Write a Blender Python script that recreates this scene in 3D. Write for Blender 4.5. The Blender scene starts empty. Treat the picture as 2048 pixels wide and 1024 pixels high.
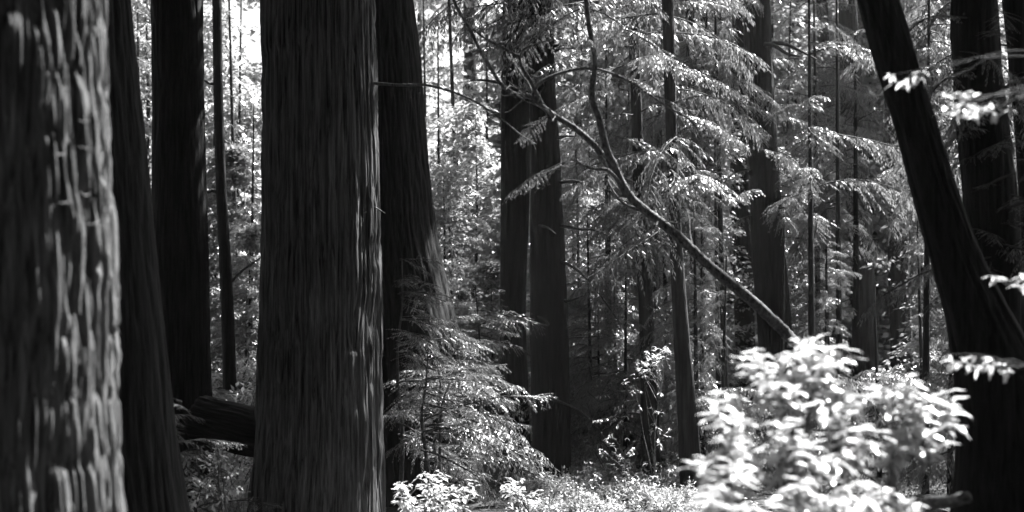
import bpy, math, random
import numpy as np
from mathutils import Vector, Matrix, Euler

random.seed(7)
RNG = np.random.default_rng(7)
SC = bpy.context.scene
COL = SC.collection
PI = math.pi

# ------------------------------------------------------------------ camera, sky, sun, exposure
F = 2813.0            # focal length in pixels of the 2048 px wide photograph
HY = 800.0            # row of the horizon
CZ = 1.7              # eye height
cam_d = bpy.data.cameras.new('camera')
cam_d.sensor_width = 36.0
cam_d.lens = 36.0 * F / 2048.0
cam_d.shift_y = (HY - 512.0) / 2048.0
cam_d.clip_start = 0.05
cam_d.clip_end = 600.0
cam_d.dof.use_dof = True
cam_d.dof.focus_distance = 19.0
cam_d.dof.aperture_fstop = 1.65
cam = bpy.data.objects.new('camera', cam_d)
cam.location = (0, 0, CZ)
cam.rotation_euler = (PI / 2, 0, 0)
COL.objects.link(cam)
SC.camera = cam

SUN = Vector((0.60, 0.65, 1.32)).normalized()      # direction towards the sun
sun_el = math.asin(SUN.z)
sun_az = math.atan2(SUN.x, SUN.y)
world = bpy.data.worlds.new('World')
SC.world = world
world.use_nodes = True
wn, wl = world.node_tree.nodes, world.node_tree.links
wn.clear()
sky = wn.new('ShaderNodeTexSky')
sky.sky_type = 'NISHITA'
sky.sun_disc = False
sky.sun_elevation = sun_el
sky.sun_rotation = sun_az
sky.dust_density = 3.0
bw = wn.new('ShaderNodeRGBToBW')                   # black and white film
bg = wn.new('ShaderNodeBackground')
bg.inputs['Strength'].default_value = 0.05
wo = wn.new('ShaderNodeOutputWorld')
wl.new(sky.outputs[0], bw.inputs[0])
wl.new(bw.outputs[0], bg.inputs['Color'])
wl.new(bg.outputs[0], wo.inputs['Surface'])

sd = bpy.data.lights.new('sun', 'SUN')
sd.energy = 5.0
sd.angle = math.radians(0.6)
sd.color = (1, 1, 1)
so = bpy.data.objects.new('sun', sd)
so.rotation_euler = SUN.to_track_quat('Z', 'Y').to_euler()
so.location = (30, 30, 50)
COL.objects.link(so)

SC.render.engine = 'CYCLES'
SC.view_settings.view_transform = 'Standard'
SC.view_settings.look = 'None'
SC.view_settings.gamma = 1.0
SC.view_settings.use_curve_mapping = False
SC.view_settings.exposure = 2.7
SC.cycles.max_bounces = 4
SC.cycles.diffuse_bounces = 2
SC.cycles.glossy_bounces = 1
SC.cycles.transmission_bounces = 3
SC.cycles.transparent_max_bounces = 4
SC.cycles.volume_bounces = 0
SC.cycles.caustics_reflective = False
SC.cycles.caustics_refractive = False
SC.cycles.sample_clamp_indirect = 3.0
SC.cycles.use_denoising = True

HAZE = 0.00024

# ------------------------------------------------------------------ helpers
def at(px, py, Y):
    return Vector(((px - 1024.0) / F * Y, Y, CZ + (HY - py) / F * Y))

def sstep(a, b, v):
    t = min(1.0, max(0.0, (v - a) / (b - a)))
    return t * t * (3 - 2 * t)

def ground(x, y):
    z = 0.0
    if y > 23:
        z += 0.125 * (min(y, 50) - 23) * sstep(22, 34, y)
    if y > 50:
        z += 0.05 * (y - 50)
    z += 1.7 * math.exp(-((x + 6.8) ** 2 + (y - 27) ** 2) / 30.0)
    z += 0.05 * math.sin(x * 1.3 + y * .7) + 0.07 * math.sin(x * .45 - y * .6 + 1)
    return z

def tag(o, label=None, cat=None, group=None, kind=None):
    if label: o['label'] = label
    if cat: o['category'] = cat
    if group: o['group'] = group
    if kind: o['kind'] = kind
    return o

def mesh_np(name, verts, quads=None, tris=None, mats=(), midx=None, smooth=False):
    verts = np.asarray(verts, dtype=np.float32).reshape(-1, 3)
    nq = 0 if quads is None else len(quads)
    nt = 0 if tris is None else len(tris)
    loops = []
    if nq: loops.append(np.asarray(quads, dtype=np.int32).ravel())
    if nt: loops.append(np.asarray(tris, dtype=np.int32).ravel())
    loops = np.concatenate(loops)
    me = bpy.data.meshes.new(name)
    me.vertices.add(len(verts))
    me.vertices.foreach_set('co', verts.ravel())
    me.loops.add(len(loops))
    me.loops.foreach_set('vertex_index', loops)
    me.polygons.add(nq + nt)
    tot = np.concatenate([np.full(nq, 4, np.int32), np.full(nt, 3, np.int32)])
    start = np.concatenate([[0], np.cumsum(tot)[:-1]]).astype(np.int32)
    me.polygons.foreach_set('loop_start', start)
    me.polygons.foreach_set('loop_total', tot)
    for m in mats: me.materials.append(m)
    if midx is not None:
        me.polygons.foreach_set('material_index', np.asarray(midx, dtype=np.int32))
    if smooth:
        me.polygons.foreach_set('use_smooth', np.ones(nq + nt, dtype=bool))
    me.update(calc_edges=True)
    return me

def link(name, me, parent=None, loc=None):
    o = bpy.data.objects.new(name, me)
    COL.objects.link(o)
    if parent is not None: o.parent = parent
    if loc is not None: o.location = loc
    return o

def empty(name, loc):
    o = bpy.data.objects.new(name, None)
    o.empty_display_size = 0.2
    o.location = loc
    COL.objects.link(o)
    return o

# --- periodic (in u) gradient noise, vectorised
def _h(ix, iy, seed):
    n = (ix * 374761393 + iy * 668265263 + seed * 2147483647) & 0xFFFFFFFF
    n = ((n ^ (n >> 13)) * 1274126177) & 0xFFFFFFFF
    n = (n ^ (n >> 16)) & 0xFFFF
    return n / 65535.0

def pnoise(u, v, per, seed):
    """value noise -1..1, periodic with integer period per in u"""
    iu = np.floor(u).astype(np.int64); iv = np.floor(v).astype(np.int64)
    fu = u - iu; fv = v - iv
    fu = fu * fu * (3 - 2 * fu); fv = fv * fv * (3 - 2 * fv)
    a = _h(iu % per, iv, seed); b = _h((iu + 1) % per, iv, seed)
    c = _h(iu % per, iv + 1, seed); d = _h((iu + 1) % per, iv + 1, seed)
    return ((a * (1 - fu) + b * fu) * (1 - fv) + (c * (1 - fu) + d * fu) * fv) * 2 - 1

def bark_height(th, z, R, seed, ridge=0.10, stretch=11.0, fibre=0):
    """th in 0..1 round the trunk. returns 0..1 height field with long braided furrows"""
    k1 = max(6, int(round(2 * PI * R / ridge)))
    w = pnoise(th * 5, z * 0.5, 5, seed + 3) * 0.9 + pnoise(th * 9, z * 1.4, 9, seed + 4) * .35
    n1 = pnoise(th * k1 + w * 1.2, z / (ridge * stretch) + seed, k1, seed)
    n2 = pnoise(th * k1 * 2 + w * 2, z / (ridge * stretch * .45), k1 * 2, seed + 1)
    n3 = pnoise(th * k1 * 4, z / (ridge * 2.2), k1 * 4, seed + 2)
    h1 = np.minimum(np.abs(n1) * 2.6, 1.0)
    h2 = np.minimum(np.abs(n2) * 2.6, 1.0)
    if fibre:
        n4 = pnoise(th * k1 * 5 + w * 3, z / (ridge * 6), k1 * 5, seed + 5)
        n5 = pnoise(th * k1 // 1 * 0 + th * 11 + w, z / .34, 11, seed + 6)
        n6 = pnoise(th * k1 * 3 + n4 * .4, z / .11, k1 * 3, seed + 7)
        return 0.50 * h1 * (.55 + .45 * np.clip(n5 * 1.8 + .7, 0, 1)) + 0.22 * h2 + 0.16 * (n4 * .5 + .5) + .12 * (n6 * .5 + .5)
    return 0.52 * h1 + 0.30 * h2 + 0.18 * (n3 * .5 + .5)

def zone(px):
    for lim, txt in [(300, 'far left, behind the shaggy trunk'), (425, 'behind the straight black trunk on the left'), (530, 'in the gap left of the largest trunk'), (765, 'behind the largest trunk'),
                     (880, 'behind the trunk leaning beside the largest'), (1000, 'in the gap left of the dark pair'), (1145, 'behind the dark pair'), (1235, 'just right of the dark pair'),
                     (1345, 'under the upper fork of the crossing limb'), (1460, 'where the middle of the limb crosses'), (1600, 'around the thick trunk the limb ends at'), (1700, 'right of the thick trunk'),
                     (1800, 'around the thin black pole'), (1910, 'left of the big leaning trunk'), (9999, 'behind the leaning trunk at far right')]:
        if px < lim: return txt
    return 'outside the view'

# ------------------------------------------------------------------ materials (all neutral: the picture is black and white)
def node_mat(name):
    m = bpy.data.materials.new(name)
    m.use_nodes = True
    nt = m.node_tree
    nt.nodes.clear()
    out = nt.nodes.new('ShaderNodeOutputMaterial')
    return m, nt.nodes, nt.links, out

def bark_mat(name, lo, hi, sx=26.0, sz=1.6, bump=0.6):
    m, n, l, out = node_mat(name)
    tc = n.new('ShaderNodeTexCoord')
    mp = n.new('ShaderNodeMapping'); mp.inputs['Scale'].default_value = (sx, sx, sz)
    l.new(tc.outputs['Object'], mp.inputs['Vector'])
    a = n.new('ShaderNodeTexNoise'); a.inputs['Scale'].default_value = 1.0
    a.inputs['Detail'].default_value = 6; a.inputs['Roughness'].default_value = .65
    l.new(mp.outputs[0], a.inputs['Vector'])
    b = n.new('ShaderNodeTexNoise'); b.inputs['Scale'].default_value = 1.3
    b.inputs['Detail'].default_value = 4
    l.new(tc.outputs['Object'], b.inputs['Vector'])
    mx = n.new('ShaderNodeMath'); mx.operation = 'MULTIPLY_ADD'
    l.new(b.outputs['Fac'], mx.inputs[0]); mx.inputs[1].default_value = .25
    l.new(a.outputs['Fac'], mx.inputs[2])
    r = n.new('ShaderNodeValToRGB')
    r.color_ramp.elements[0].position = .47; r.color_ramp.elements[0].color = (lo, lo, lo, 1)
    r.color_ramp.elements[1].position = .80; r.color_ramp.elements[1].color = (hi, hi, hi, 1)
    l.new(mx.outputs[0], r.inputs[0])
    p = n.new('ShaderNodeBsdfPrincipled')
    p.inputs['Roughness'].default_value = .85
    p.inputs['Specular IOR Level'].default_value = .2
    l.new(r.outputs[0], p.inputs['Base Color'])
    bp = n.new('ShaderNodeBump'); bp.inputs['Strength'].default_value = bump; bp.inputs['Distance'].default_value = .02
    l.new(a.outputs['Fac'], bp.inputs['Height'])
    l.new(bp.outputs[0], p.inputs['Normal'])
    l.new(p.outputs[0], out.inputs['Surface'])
    return m

def leaf_mat(name, lo, hi, trans=0.5, gloss=0.08, rough=.4):
    m, n, l, out = node_mat(name)
    g = n.new('ShaderNodeNewGeometry')
    oi = n.new('ShaderNodeObjectInfo')
    ad = n.new('ShaderNodeMath'); ad.operation = 'MULTIPLY_ADD'
    l.new(oi.outputs['Random'], ad.inputs[0]); ad.inputs[1].default_value = .45
    ml = n.new('ShaderNodeMath'); ml.operation = 'MULTIPLY'; ml.inputs[1].default_value = .55
    l.new(g.outputs['Random Per Island'], ml.inputs[0])
    l.new(ml.outputs[0], ad.inputs[2])
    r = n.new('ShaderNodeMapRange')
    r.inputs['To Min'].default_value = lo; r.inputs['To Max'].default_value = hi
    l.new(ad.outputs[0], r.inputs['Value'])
    d = n.new('ShaderNodeBsdfDiffuse'); t = n.new('ShaderNodeBsdfTranslucent')
    l.new(r.outputs[0], d.inputs['Color']); l.new(r.outputs[0], t.inputs['Color'])
    mx = n.new('ShaderNodeMixShader'); mx.inputs[0].default_value = trans
    l.new(d.outputs[0], mx.inputs[1]); l.new(t.outputs[0], mx.inputs[2])
    gl = n.new('ShaderNodeBsdfGlossy'); gl.inputs['Roughness'].default_value = rough
    gl.inputs['Color'].default_value = (.9, .9, .9, 1)
    m2 = n.new('ShaderNodeMixShader'); m2.inputs[0].default_value = gloss
    l.new(mx.outputs[0], m2.inputs[1]); l.new(gl.outputs[0], m2.inputs[2])
    l.new(m2.outputs[0], out.inputs['Surface'])
    return m

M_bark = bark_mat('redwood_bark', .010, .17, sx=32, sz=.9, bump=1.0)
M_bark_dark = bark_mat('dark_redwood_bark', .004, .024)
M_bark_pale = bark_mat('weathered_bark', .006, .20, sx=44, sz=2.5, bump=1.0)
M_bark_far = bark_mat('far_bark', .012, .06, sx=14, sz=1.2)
M_branch = bark_mat('smooth_branch_bark', .03, .28, sx=40, sz=22, bump=.4)
M_twig = bark_mat('twig_bark', .04, .10, sx=30, sz=20, bump=.2)
M_needle = leaf_mat('redwood_needles', .08, .24, .5, .08, .4)
M_needle_dim = leaf_mat('canopy_needles', .015, .05, .4, .02, .5)  # darker than the needles in view, so the unseen canopy bounces less light
M_far_leaf = leaf_mat('far_leaves', .12, .48, .6, .14, .35)
M_broad = leaf_mat('broad_leaves', .44, .68, .55, .12, .35)
M_fern = leaf_mat('fern_leaves', .05, .13, .4, .05, .5)

def ground_mat():
    m, n, l, out = node_mat('forest_floor')
    tc = n.new('ShaderNodeTexCoord')
    a = n.new('ShaderNodeTexNoise'); a.inputs['Scale'].default_value = 9; a.inputs['Detail'].default_value = 8
    v = n.new('ShaderNodeTexVoronoi'); v.inputs['Scale'].default_value = 22
    l.new(tc.outputs['Object'], a.inputs['Vector']); l.new(tc.outputs['Object'], v.inputs['Vector'])
    mx = n.new('ShaderNodeMath'); mx.operation = 'MULTIPLY'
    l.new(a.outputs['Fac'], mx.inputs[0]); l.new(v.outputs['Distance'], mx.inputs[1])
    r = n.new('ShaderNodeValToRGB')
    r.color_ramp.elements[0].position = .1; r.color_ramp.elements[0].color = (.015, .015, .015, 1)
    r.color_ramp.elements[1].position = .6; r.color_ramp.elements[1].color = (.09, .09, .09, 1)
    l.new(mx.outputs[0], r.inputs[0])
    p = n.new('ShaderNodeBsdfPrincipled'); p.inputs['Roughness'].default_value = .95
    l.new(r.outputs[0], p.inputs['Base Color'])
    bp = n.new('ShaderNodeBump'); bp.inputs['Strength'].default_value = .9; bp.inputs['Distance'].default_value = .05
    l.new(mx.outputs[0], bp.inputs['Height']); l.new(bp.outputs[0], p.inputs['Normal'])
    l.new(p.outputs[0], out.inputs['Surface'])
    return m
M_ground = ground_mat()

# ------------------------------------------------------------------ ground
xs = np.concatenate([np.arange(-150, -24, 6.0), np.arange(-24, 24, .6), np.arange(24, 151, 6.0)])
ys = np.concatenate([np.arange(-30, 0, 3.0), np.arange(0, 50, .6), np.arange(50, 221, 5.0)])
gv = np.array([[x, y, ground(x, y) + random.uniform(-.03, .03)] for y in ys for x in xs])
nx = len(xs)
ii, jj = np.meshgrid(np.arange(len(ys) - 1), np.arange(nx - 1), indexing='ij')
base = (ii * nx + jj).ravel()
gq = np.stack([base, base + 1, base + nx + 1, base + nx], 1)
tag(link('ground', mesh_np('ground', gv, gq, mats=[M_ground], smooth=True)), kind='structure')

# ------------------------------------------------------------------ trunks
def trunk_mesh(prof, Y, ztop, mat, seed, ridge=.10, depth=.03, dth=None, dz=None, oval=0.0, stretch=11.0, rtop=.35, lumps=.03, fibre=0):
    """prof: rows (py, x_left, x_right) in photo pixels at distance Y. returns mesh (origin at the base) and base location, axis function"""
    prof = sorted(prof, key=lambda p: -p[0])
    pz = np.array([CZ + (HY - p[0]) / F * Y for p in prof])
    pc = np.array([((p[1] + p[2]) / 2 - 1024) / F * Y for p in prof])
    pr = np.array([(p[2] - p[1]) / 2 / F * Y for p in prof])
    # continue above and below the frame
    zt, ct, rt = pz[-1], pc[-1], pr[-1]
    k = (pc[-1] - pc[-2]) / (pz[-1] - pz[-2]) if len(pz) > 1 else 0
    gz = ground(pc[0], Y) - .25
    if gz < pz[0] - .02:
        kb = (pc[1] - pc[0]) / (pz[1] - pz[0])
        kr = min(0, (pr[1] - pr[0]) / (pz[1] - pz[0]))
        dd = pz[0] - gz
        pz = np.concatenate([[gz], pz]); pc = np.concatenate([[pc[0] - kb * dd], pc]); pr = np.concatenate([[pr[0] - kr * dd * 1.3], pr])
    if ztop > zt:
        pz = np.concatenate([pz, [ztop]]); pc = np.concatenate([pc, [ct + k * .7 * (ztop - zt)]]); pr = np.concatenate([pr, [rt * rtop]])
    R = float(np.mean(pr))
    dth = dth or max(24, int(2 * PI * R / (ridge / 5.0)))
    dz = dz or max(.05, ridge * .5)
    zvis = min(ztop, CZ + HY / F * Y + .6)
    z1 = np.arange(pz[0], zvis, dz)
    z2 = np.arange(zvis, ztop, .6)
    z = np.concatenate([z1, z2, [ztop]])
    th = np.linspace(0, 1, dth, endpoint=False)
    TH, ZZ = np.meshgrid(th, z)
    # smooth the profile a little
    c = np.interp(z, pz, pc); r = np.interp(z, pz, pr)
    kk = 9
    if len(z1) > 30:
        pad = lambda a: np.concatenate([np.full(kk, a[0]) - (a[1] - a[0]) * np.arange(kk, 0, -1), a, np.full(kk, a[-1])])
        ker = np.ones(2 * kk + 1) / (2 * kk + 1)
        cs = np.convolve(pad(c[:len(z1)]), ker, 'valid'); rs = np.convolve(pad(r[:len(z1)]), ker, 'valid')
        c[:len(z1) - kk] = cs[:-kk]; r[:len(z1) - kk] = rs[:-kk]
    h = bark_height(TH, ZZ, R, seed, ridge, stretch, fibre)
    lump = pnoise(TH * 7, ZZ * .35, 7, seed + 9) * lumps * 2 * R + pnoise(TH * 3, ZZ * .2, 3, seed + 8) * lumps * R
    gzz = ground(c[0], Y)
    flare = np.exp(-np.maximum(ZZ - gzz, 0) / .9)
    butt = pnoise(TH * 6, ZZ * .25, 6, seed + 11) * .16 * R * flare
    rad = r[:, None] + (h - .75) * depth + lump + butt
    ang = TH * 2 * PI + seed
    x = c[:, None] + rad * np.cos(ang)
    y = rad * np.sin(ang) * (1 + oval)
    bz = gzz
    bx = c[0]
    verts = np.stack([x - bx, y, ZZ - bz], -1).reshape(-1, 3)
    nz = len(z)
    I, J = np.meshgrid(np.arange(nz - 1), np.arange(dth), indexing='ij')
    J2 = (J + 1) % dth
    q = np.stack([I * dth + J, I * dth + J2, (I + 1) * dth + J2, (I + 1) * dth + J], -1).reshape(-1, 4)
    me = mesh_np('trunk', verts, q, mats=[mat], smooth=True)
    def axis(zz):
        return float(np.interp(zz, z, c)), float(np.interp(zz, z, r))
    return me, Vector((bx, Y, bz)), axis

def tube_geo(pts, rad, seg=8, sub=6, wob=0.0, seed=0):
    """catmull-rom tube through pts; returns verts, quads"""
    pts = [Vector(p) for p in pts]
    rnd = random.Random(seed)
    P, Rr = [], []
    n = len(pts)
    for i in range(n - 1):
        p0 = pts[max(i - 1, 0)]; p1 = pts[i]; p2 = pts[i + 1]; p3 = pts[min(i + 2, n - 1)]
        for s in range(sub):
            t = s / sub
            P.append(0.5 * ((2 * p1) + (p2 - p0) * t + (2 * p0 - 5 * p1 + 4 * p2 - p3) * t * t + (3 * p1 - p0 - 3 * p2 + p3) * t ** 3))
            Rr.append(rad[i] * (1 - t) + rad[i + 1] * t)
    P.append(pts[-1]); Rr.append(rad[-1])
    V, Q = [], []
    up = Vector((0.13, 0.31, 0.94))
    for i, p in enumerate(P):
        d = (P[min(i + 1, len(P) - 1)] - P[max(i - 1, 0)]).normalized()
        a = d.cross(up)
        if a.length < .05: a = d.cross(Vector((1, 0, 0)))
        a.normalize(); b = d.cross(a)
        rr = Rr[i] * (1 + (rnd.uniform(-wob, wob)))
        for k in range(seg):
            w = 2 * PI * k / seg
            e = 1 + rnd.uniform(-wob, wob) * .6
            V.append(p + (a * math.cos(w) + b * math.sin(w)) * rr * e)
    for i in range(len(P) - 1):
        for k in range(seg):
            k2 = (k + 1) % seg
            Q.append((i * seg + k, i * seg + k2, (i + 1) * seg + k2, (i + 1) * seg + k))
    return np.array(V, dtype=np.float32), np.array(Q, dtype=np.int32)

def join_geo(parts):
    V, Q, off = [], [], 0
    for v, q in parts:
        V.append(v); Q.append(np.asarray(q) + off); off += len(v)
    return np.concatenate(V), np.concatenate(Q)

def tubes_mesh(name, geos, mat, origin=(0, 0, 0)):
    v, q = join_geo(geos)
    v = v - np.array(origin, dtype=np.float32)
    return mesh_np(name, v, q, mats=[mat], smooth=True)

# ------------------------------------------------------------------ foliage primitives
def blades(P, D, N, L, W, cup=.12):
    """rhombic leaf blades, one quad each"""
    P = np.asarray(P); D = np.asarray(D); N = np.asarray(N)
    D = D / np.linalg.norm(D, axis=1, keepdims=True)
    S = np.cross(D, N); S /= np.maximum(np.linalg.norm(S, axis=1, keepdims=True), 1e-6)
    N2 = np.cross(S, D)
    L = np.asarray(L)[:, None]; W = np.asarray(W)[:, None]
    a = P
    b = P + D * L * .42 + S * W * .5
    c = P + D * L - N2 * L * cup
    d = P + D * L * .42 - S * W * .5
    V = np.stack([a, b, c, d], 1).reshape(-1, 3)
    Q = np.arange(len(P) * 4).reshape(-1, 4)
    return V, Q

def make_bough(L, seed, bl=.10, ratio=.18, twig_gap=.085, sec=.32, droop=.35, rise=.15, hang=.3, mat=None, gap=.035, name='bough'):
    rnd = random.Random(seed)
    g = np.random.default_rng(seed)
    ax, ph = [], rnd.uniform(0, 6)
    def pos(s):
        return Vector((s * L, .07 * L * math.sin(s * 4 + ph), L * (rise * s - droop * s * s) + .01 * math.sin(s * 13 + ph)))
    P, D, N, LL, W = [], [], [], [], []
    tw = []
    s = .10 + rnd.uniform(0, .05); side = 1
    while s < 1.0:
        p = pos(s); t = (pos(min(s + .01, 1.01)) - p).normalized()
        ln = L * sec * (1.05 - s) ** .6 * rnd.uniform(.55, 1.25) + .08
        if s < .25: ln *= rnd.uniform(.2, .8)
        a = math.radians(rnd.uniform(42, 68)) * side
        d = (Matrix.Rotation(a, 3, 'Z') @ t)
        d.z += rnd.uniform(-.25, .12); d.normalize()
        if rnd.random() > .08:
            u = .12
            sd2 = 1
            e = None
            while u < 1.0:
                q = p + d * (u * ln) + Vector((0, 0, -hang * ln * u * u * rnd.uniform(.9, 1.1)))
                dd = Vector((d.x, d.y, d.z - 2 * hang * u)).normalized()
                b = Matrix.Rotation(math.radians(rnd.uniform(30, 60)) * sd2, 3, 'Z') @ dd
                b.z += rnd.uniform(-.55, .05) * (.4 + hang * 2)
                P.append(q); D.append(b.normalized())
                N.append(Vector((rnd.uniform(-.4, .4), rnd.uniform(-.4, .4), 1)).normalized())
                l = bl * rnd.uniform(.55, 1.25) * (1.15 - .4 * u)
                LL.append(l); W.append(l * ratio * rnd.uniform(.75, 1.3))
                u += gap / ln * rnd.uniform(.7, 1.3)
                sd2 = -sd2
                e = q
            if e is not None:
                P.append(e); D.append(dd); N.append(Vector((0, 0, 1))); LL.append(bl); W.append(bl * ratio)
                tw.append((p, e, ln))
        s += twig_gap / L * rnd.uniform(.5, 1.4) * (.6 + .6 * (1 - s)) ; side = -side
    v1, q1 = blades(P, D, N, LL, W)
    geos = [tube_geo([pos(k / 6) for k in range(7)], [.007 * L * (1.15 - k / 6) + .002 for k in range(7)], 5, 1)]
    for p, e, ln in tw:
        m = (p + e) / 2 + Vector((0, 0, .12 * hang * ln))
        geos.append(tube_geo([p, m, e], [.005, .0035, .002], 3, 1))
    v2, q2 = join_geo(geos)
    V = np.concatenate([v1, v2]); Q = np.concatenate([q1, q2 + len(v1)])
    mi = np.concatenate([np.zeros(len(q1)), np.ones(len(q2))])
    return mesh_np(name, V, Q, mats=[mat or M_needle, M_twig], midx=mi)

BOUGH = [make_bough(2.6, 11, .12, .25, .07, .30, .38, .12, .30),
         make_bough(2.6, 12, .13, .24, .075, .34, .55, .25, .45),
         make_bough(2.6, 13, .11, .25, .065, .28, .25, .05, .25),
         make_bough(2.6, 14, .14, .23, .08, .36, .62, .20, .55),
         make_bough(2.6, 15, .11, .25, .07, .40, .30, .10, .35)]
FINE = [make_bough(1.4, 21, .060, .20, .05, .36, .22, .12, .18, gap=.022),
        make_bough(1.4, 22, .065, .20, .055, .42, .35, .22, .25, gap=.024),
        make_bough(1.4, 23, .055, .22, .05, .34, .15, .02, .20, gap=.022)]

# places that the photograph shows in full sun: nothing in the canopy is put in their light
LIT = [(at(1640, 860, 6.1), .75), (at(1500, 760, 6.1), .6), (at(1500, 980, 6.0), .5), (at(1800, 900, 6.6), .5), (at(195, 300, 6.0), .85), (at(205, 800, 6.0), .85), (at(200, 550, 6.0), .7),
       (at(1100, 180, 12), .6), (at(1020, 160, 12), .5), (at(1180, 280, 12), .5), (at(1190, 120, 12), .4), (at(1550, 640, 12), .3), (at(950, 760, 18.2), .55), (at(880, 980, 13), .45),
       (at(1910, 210, 6.5), .35), (at(1770, 150, 7.2), .25), (at(1210, 40, 24), 1.6), (at(1150, 60, 17), .8), (at(1520, 350, 27), .8), (at(1310, 710, 22), .5),
       (at(755, 300, 16), .35), (at(930, 300, 36), 2.5), (at(940, 480, 42), 2.5), (at(1200, 640, 29), 1.0), (at(1240, 480, 31), 1.3), (at(1650, 300, 36), 2.0), (at(1850, 600, 36), 1.6), (at(480, 300, 36), 2.2), (at(485, 600, 34), 1.5), (at(1180, 820, 27), .7)]
# places it shows in deep shade: loose leaf clumps are added in the sun's way
SHADE = [(at(1310, 440, 12), .3), (at(1390, 510, 12), .3), (at(1440, 550, 12), .25), (at(60, 300, 5.6), .12), (at(60, 600, 5.6), .12), (at(60, 850, 5.6), .12),(at(850, 150, 21), .8), (at(860, 350, 21), .8), (at(890, 520, 21), .8), (at(910, 640, 21), .7), (at(880, 250, 21), .8), (at(460, 790, 26), 1.2), (at(500, 790, 28), 1.2), (at(465, 940, 16), .9), (at(430, 960, 13.3), .7), (at(465, 940, 19), 1.1), (at(465, 940, 22), 1.2), (at(465, 940, 25), 1.2), (at(880, 560, 21), .9), (at(900, 600, 21), .9), (at(900, 680, 21), .8), (at(290, 300, 11), .5), (at(310, 600, 11), .5), (at(340, 850, 11), .5),
         (at(1110, 300, 24.6), .6), (at(1120, 500, 24.6), .6), (at(1130, 700, 24.6), .6), (at(1130, 850, 24.6), .6), (at(1780, 150, 10), .3), (at(1850, 300, 10), .5), (at(1900, 450, 10), .5), (at(1960, 600, 10), .6), (at(1990, 750, 10), .6), (at(1990, 900, 10), .6),
         (at(1980, 200, 13.5), .5), (at(2000, 400, 13.5), .5), (at(1550, 500, 29), .6), (at(1560, 620, 29), .6)]
def sunny(p, r):
    for q, rr in LIT:
        d = p - q
        t = d.dot(SUN)
        if t > .5 and (d - SUN * t).length < rr + r: return True
    return False

CLEAR = [(990, 1146, 100, 1000, 25.2), (500, 775, 0, 1024, 15.8), (765, 862, 0, 520, 20.9), (300, 425, 0, 760, 19.9), (424, 470, 0, 740, 27.6),
         (1500, 1584, 440, 700, 28.8), (1490, 1548, 0, 160, 28.8), (1462, 1508, 250, 760, 32.5), (1350, 1396, 640, 1024, 22.8), (1284, 1322, 740, 1024, 24.5),
         (1706, 1750, 560, 740, 39.5), (1780, 1818, 480, 740, 35.5), (1710, 1912, 0, 512, 10), (1900, 2000, 0, 300, 13), (1700, 1716, 120, 500, 29.5)]
def in_clear(p, m=0.0):
    if p.y < .5: return False
    m = m * F / p.y
    px = 1024 + p.x / p.y * F; py = HY - (p.z - CZ) / p.y * F
    return any(a - m < px < b + m and c - m * .5 < py < d + m * .3 and p.y < e for a, b, c, d, e in CLEAR)

def add_bough(parent, base_w, az, scale, meshes, pitch=0.0, roll=0.0, me=None, check=True):
    o = bpy.data.objects.new('bough', me or random.choice(meshes))
    tip = base_w + Vector((math.cos(az), math.sin(az), 0)) * 1.3 * scale
    dv = Vector((math.cos(az), math.sin(az), 0))
    if check and (sunny(tip, .9 * scale) or any(in_clear(base_w + dv * (2.6 * scale * f_) + Vector((0, 0, -.12 * f_ * 2.6 * scale)), .22 * scale) for f_ in (.25, .5, .75, 1))):
        bpy.data.objects.remove(o); return None
    o.parent = parent
    o.location = base_w - parent.location
    o.rotation_euler = Euler((roll, pitch, az), 'XYZ')
    o.scale = (scale,) * 3
    COL.objects.link(o)
    return o

def redwood(label, prof, Y, ztop=16, mat=None, seed=1, ridge=.10, depth=.03, boughs=None, cat='tree', group=None, bs=(.7, 1.3), meshes=None, dist=True, azr=(0, 2 * PI), **kw):
    me, base, axis = trunk_mesh(prof, Y, ztop, mat or M_bark, seed, ridge, depth, **kw)
    t = tag(empty('redwood_tree', base), label, cat, group)
    link('trunk', me, t)
    if boughs:
        for (z0, z1, n) in boughs:
            for i in range(n):
                z = z0 + (z1 - z0) * (i + random.random()) / n
                c, r = axis(z)
                az = random.uniform(*azr)
                b = Vector((c + .8 * r * math.cos(az), Y + .8 * r * math.sin(az), z))
                add_bough(t, b, az, random.uniform(*bs), meshes or BOUGH, pitch=random.uniform(-.25, .3), roll=random.uniform(-.3, .3))
    return t, axis

def z_of(py, Y): return CZ + (HY - py) / F * Y

def add_branch(tree, pts, rads, seg=6, name='branch', mat=None, seed=0, wob=.08):
    g = tube_geo(pts, rads, seg, 6, wob, seed)
    me = tubes_mesh(name, [g], mat or M_twig, tuple(tree.location))
    return link(name, me, tree)

# ---- the near trees on the left
t0, _ = redwood('huge near redwood at the left edge with pale sunlit shaggy bark', [(0, -330, 203), (256, -340, 208), (512, -350, 219), (768, -365, 226), (1024, -380, 237)],
        6.0, 14, M_bark_pale, 31, ridge=.042, depth=.085, stretch=14, dz=.012, dth=620, lumps=.006, fibre=1, boughs=[(9.5, 13.5, 12)], bs=(.7, 1.1))
# loose fibres bridging the furrows of the near bark
rb = random.Random(5)
for (px, py, w) in [(168, 240, 20), (120, 305, 24), (168, 292, 20), (170, 387, 22), (128, 402, 26), (186, 445, 24)]:
    Yb = 6.0 - .62 * math.sqrt(max(.0, 1 - ((px + 65) / 290.0) ** 2)) - .01
    a = at(px - w / 2, py + rb.uniform(-4, 4), Yb); b = at(px, py + 5, Yb - .012); c = at(px + w / 2, py + rb.uniform(-4, 4), Yb + .02)
    add_branch(t0, [a, b, c], [.002, .005, .002], 5, 'bark_strip', M_bark_pale, 3)

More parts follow.
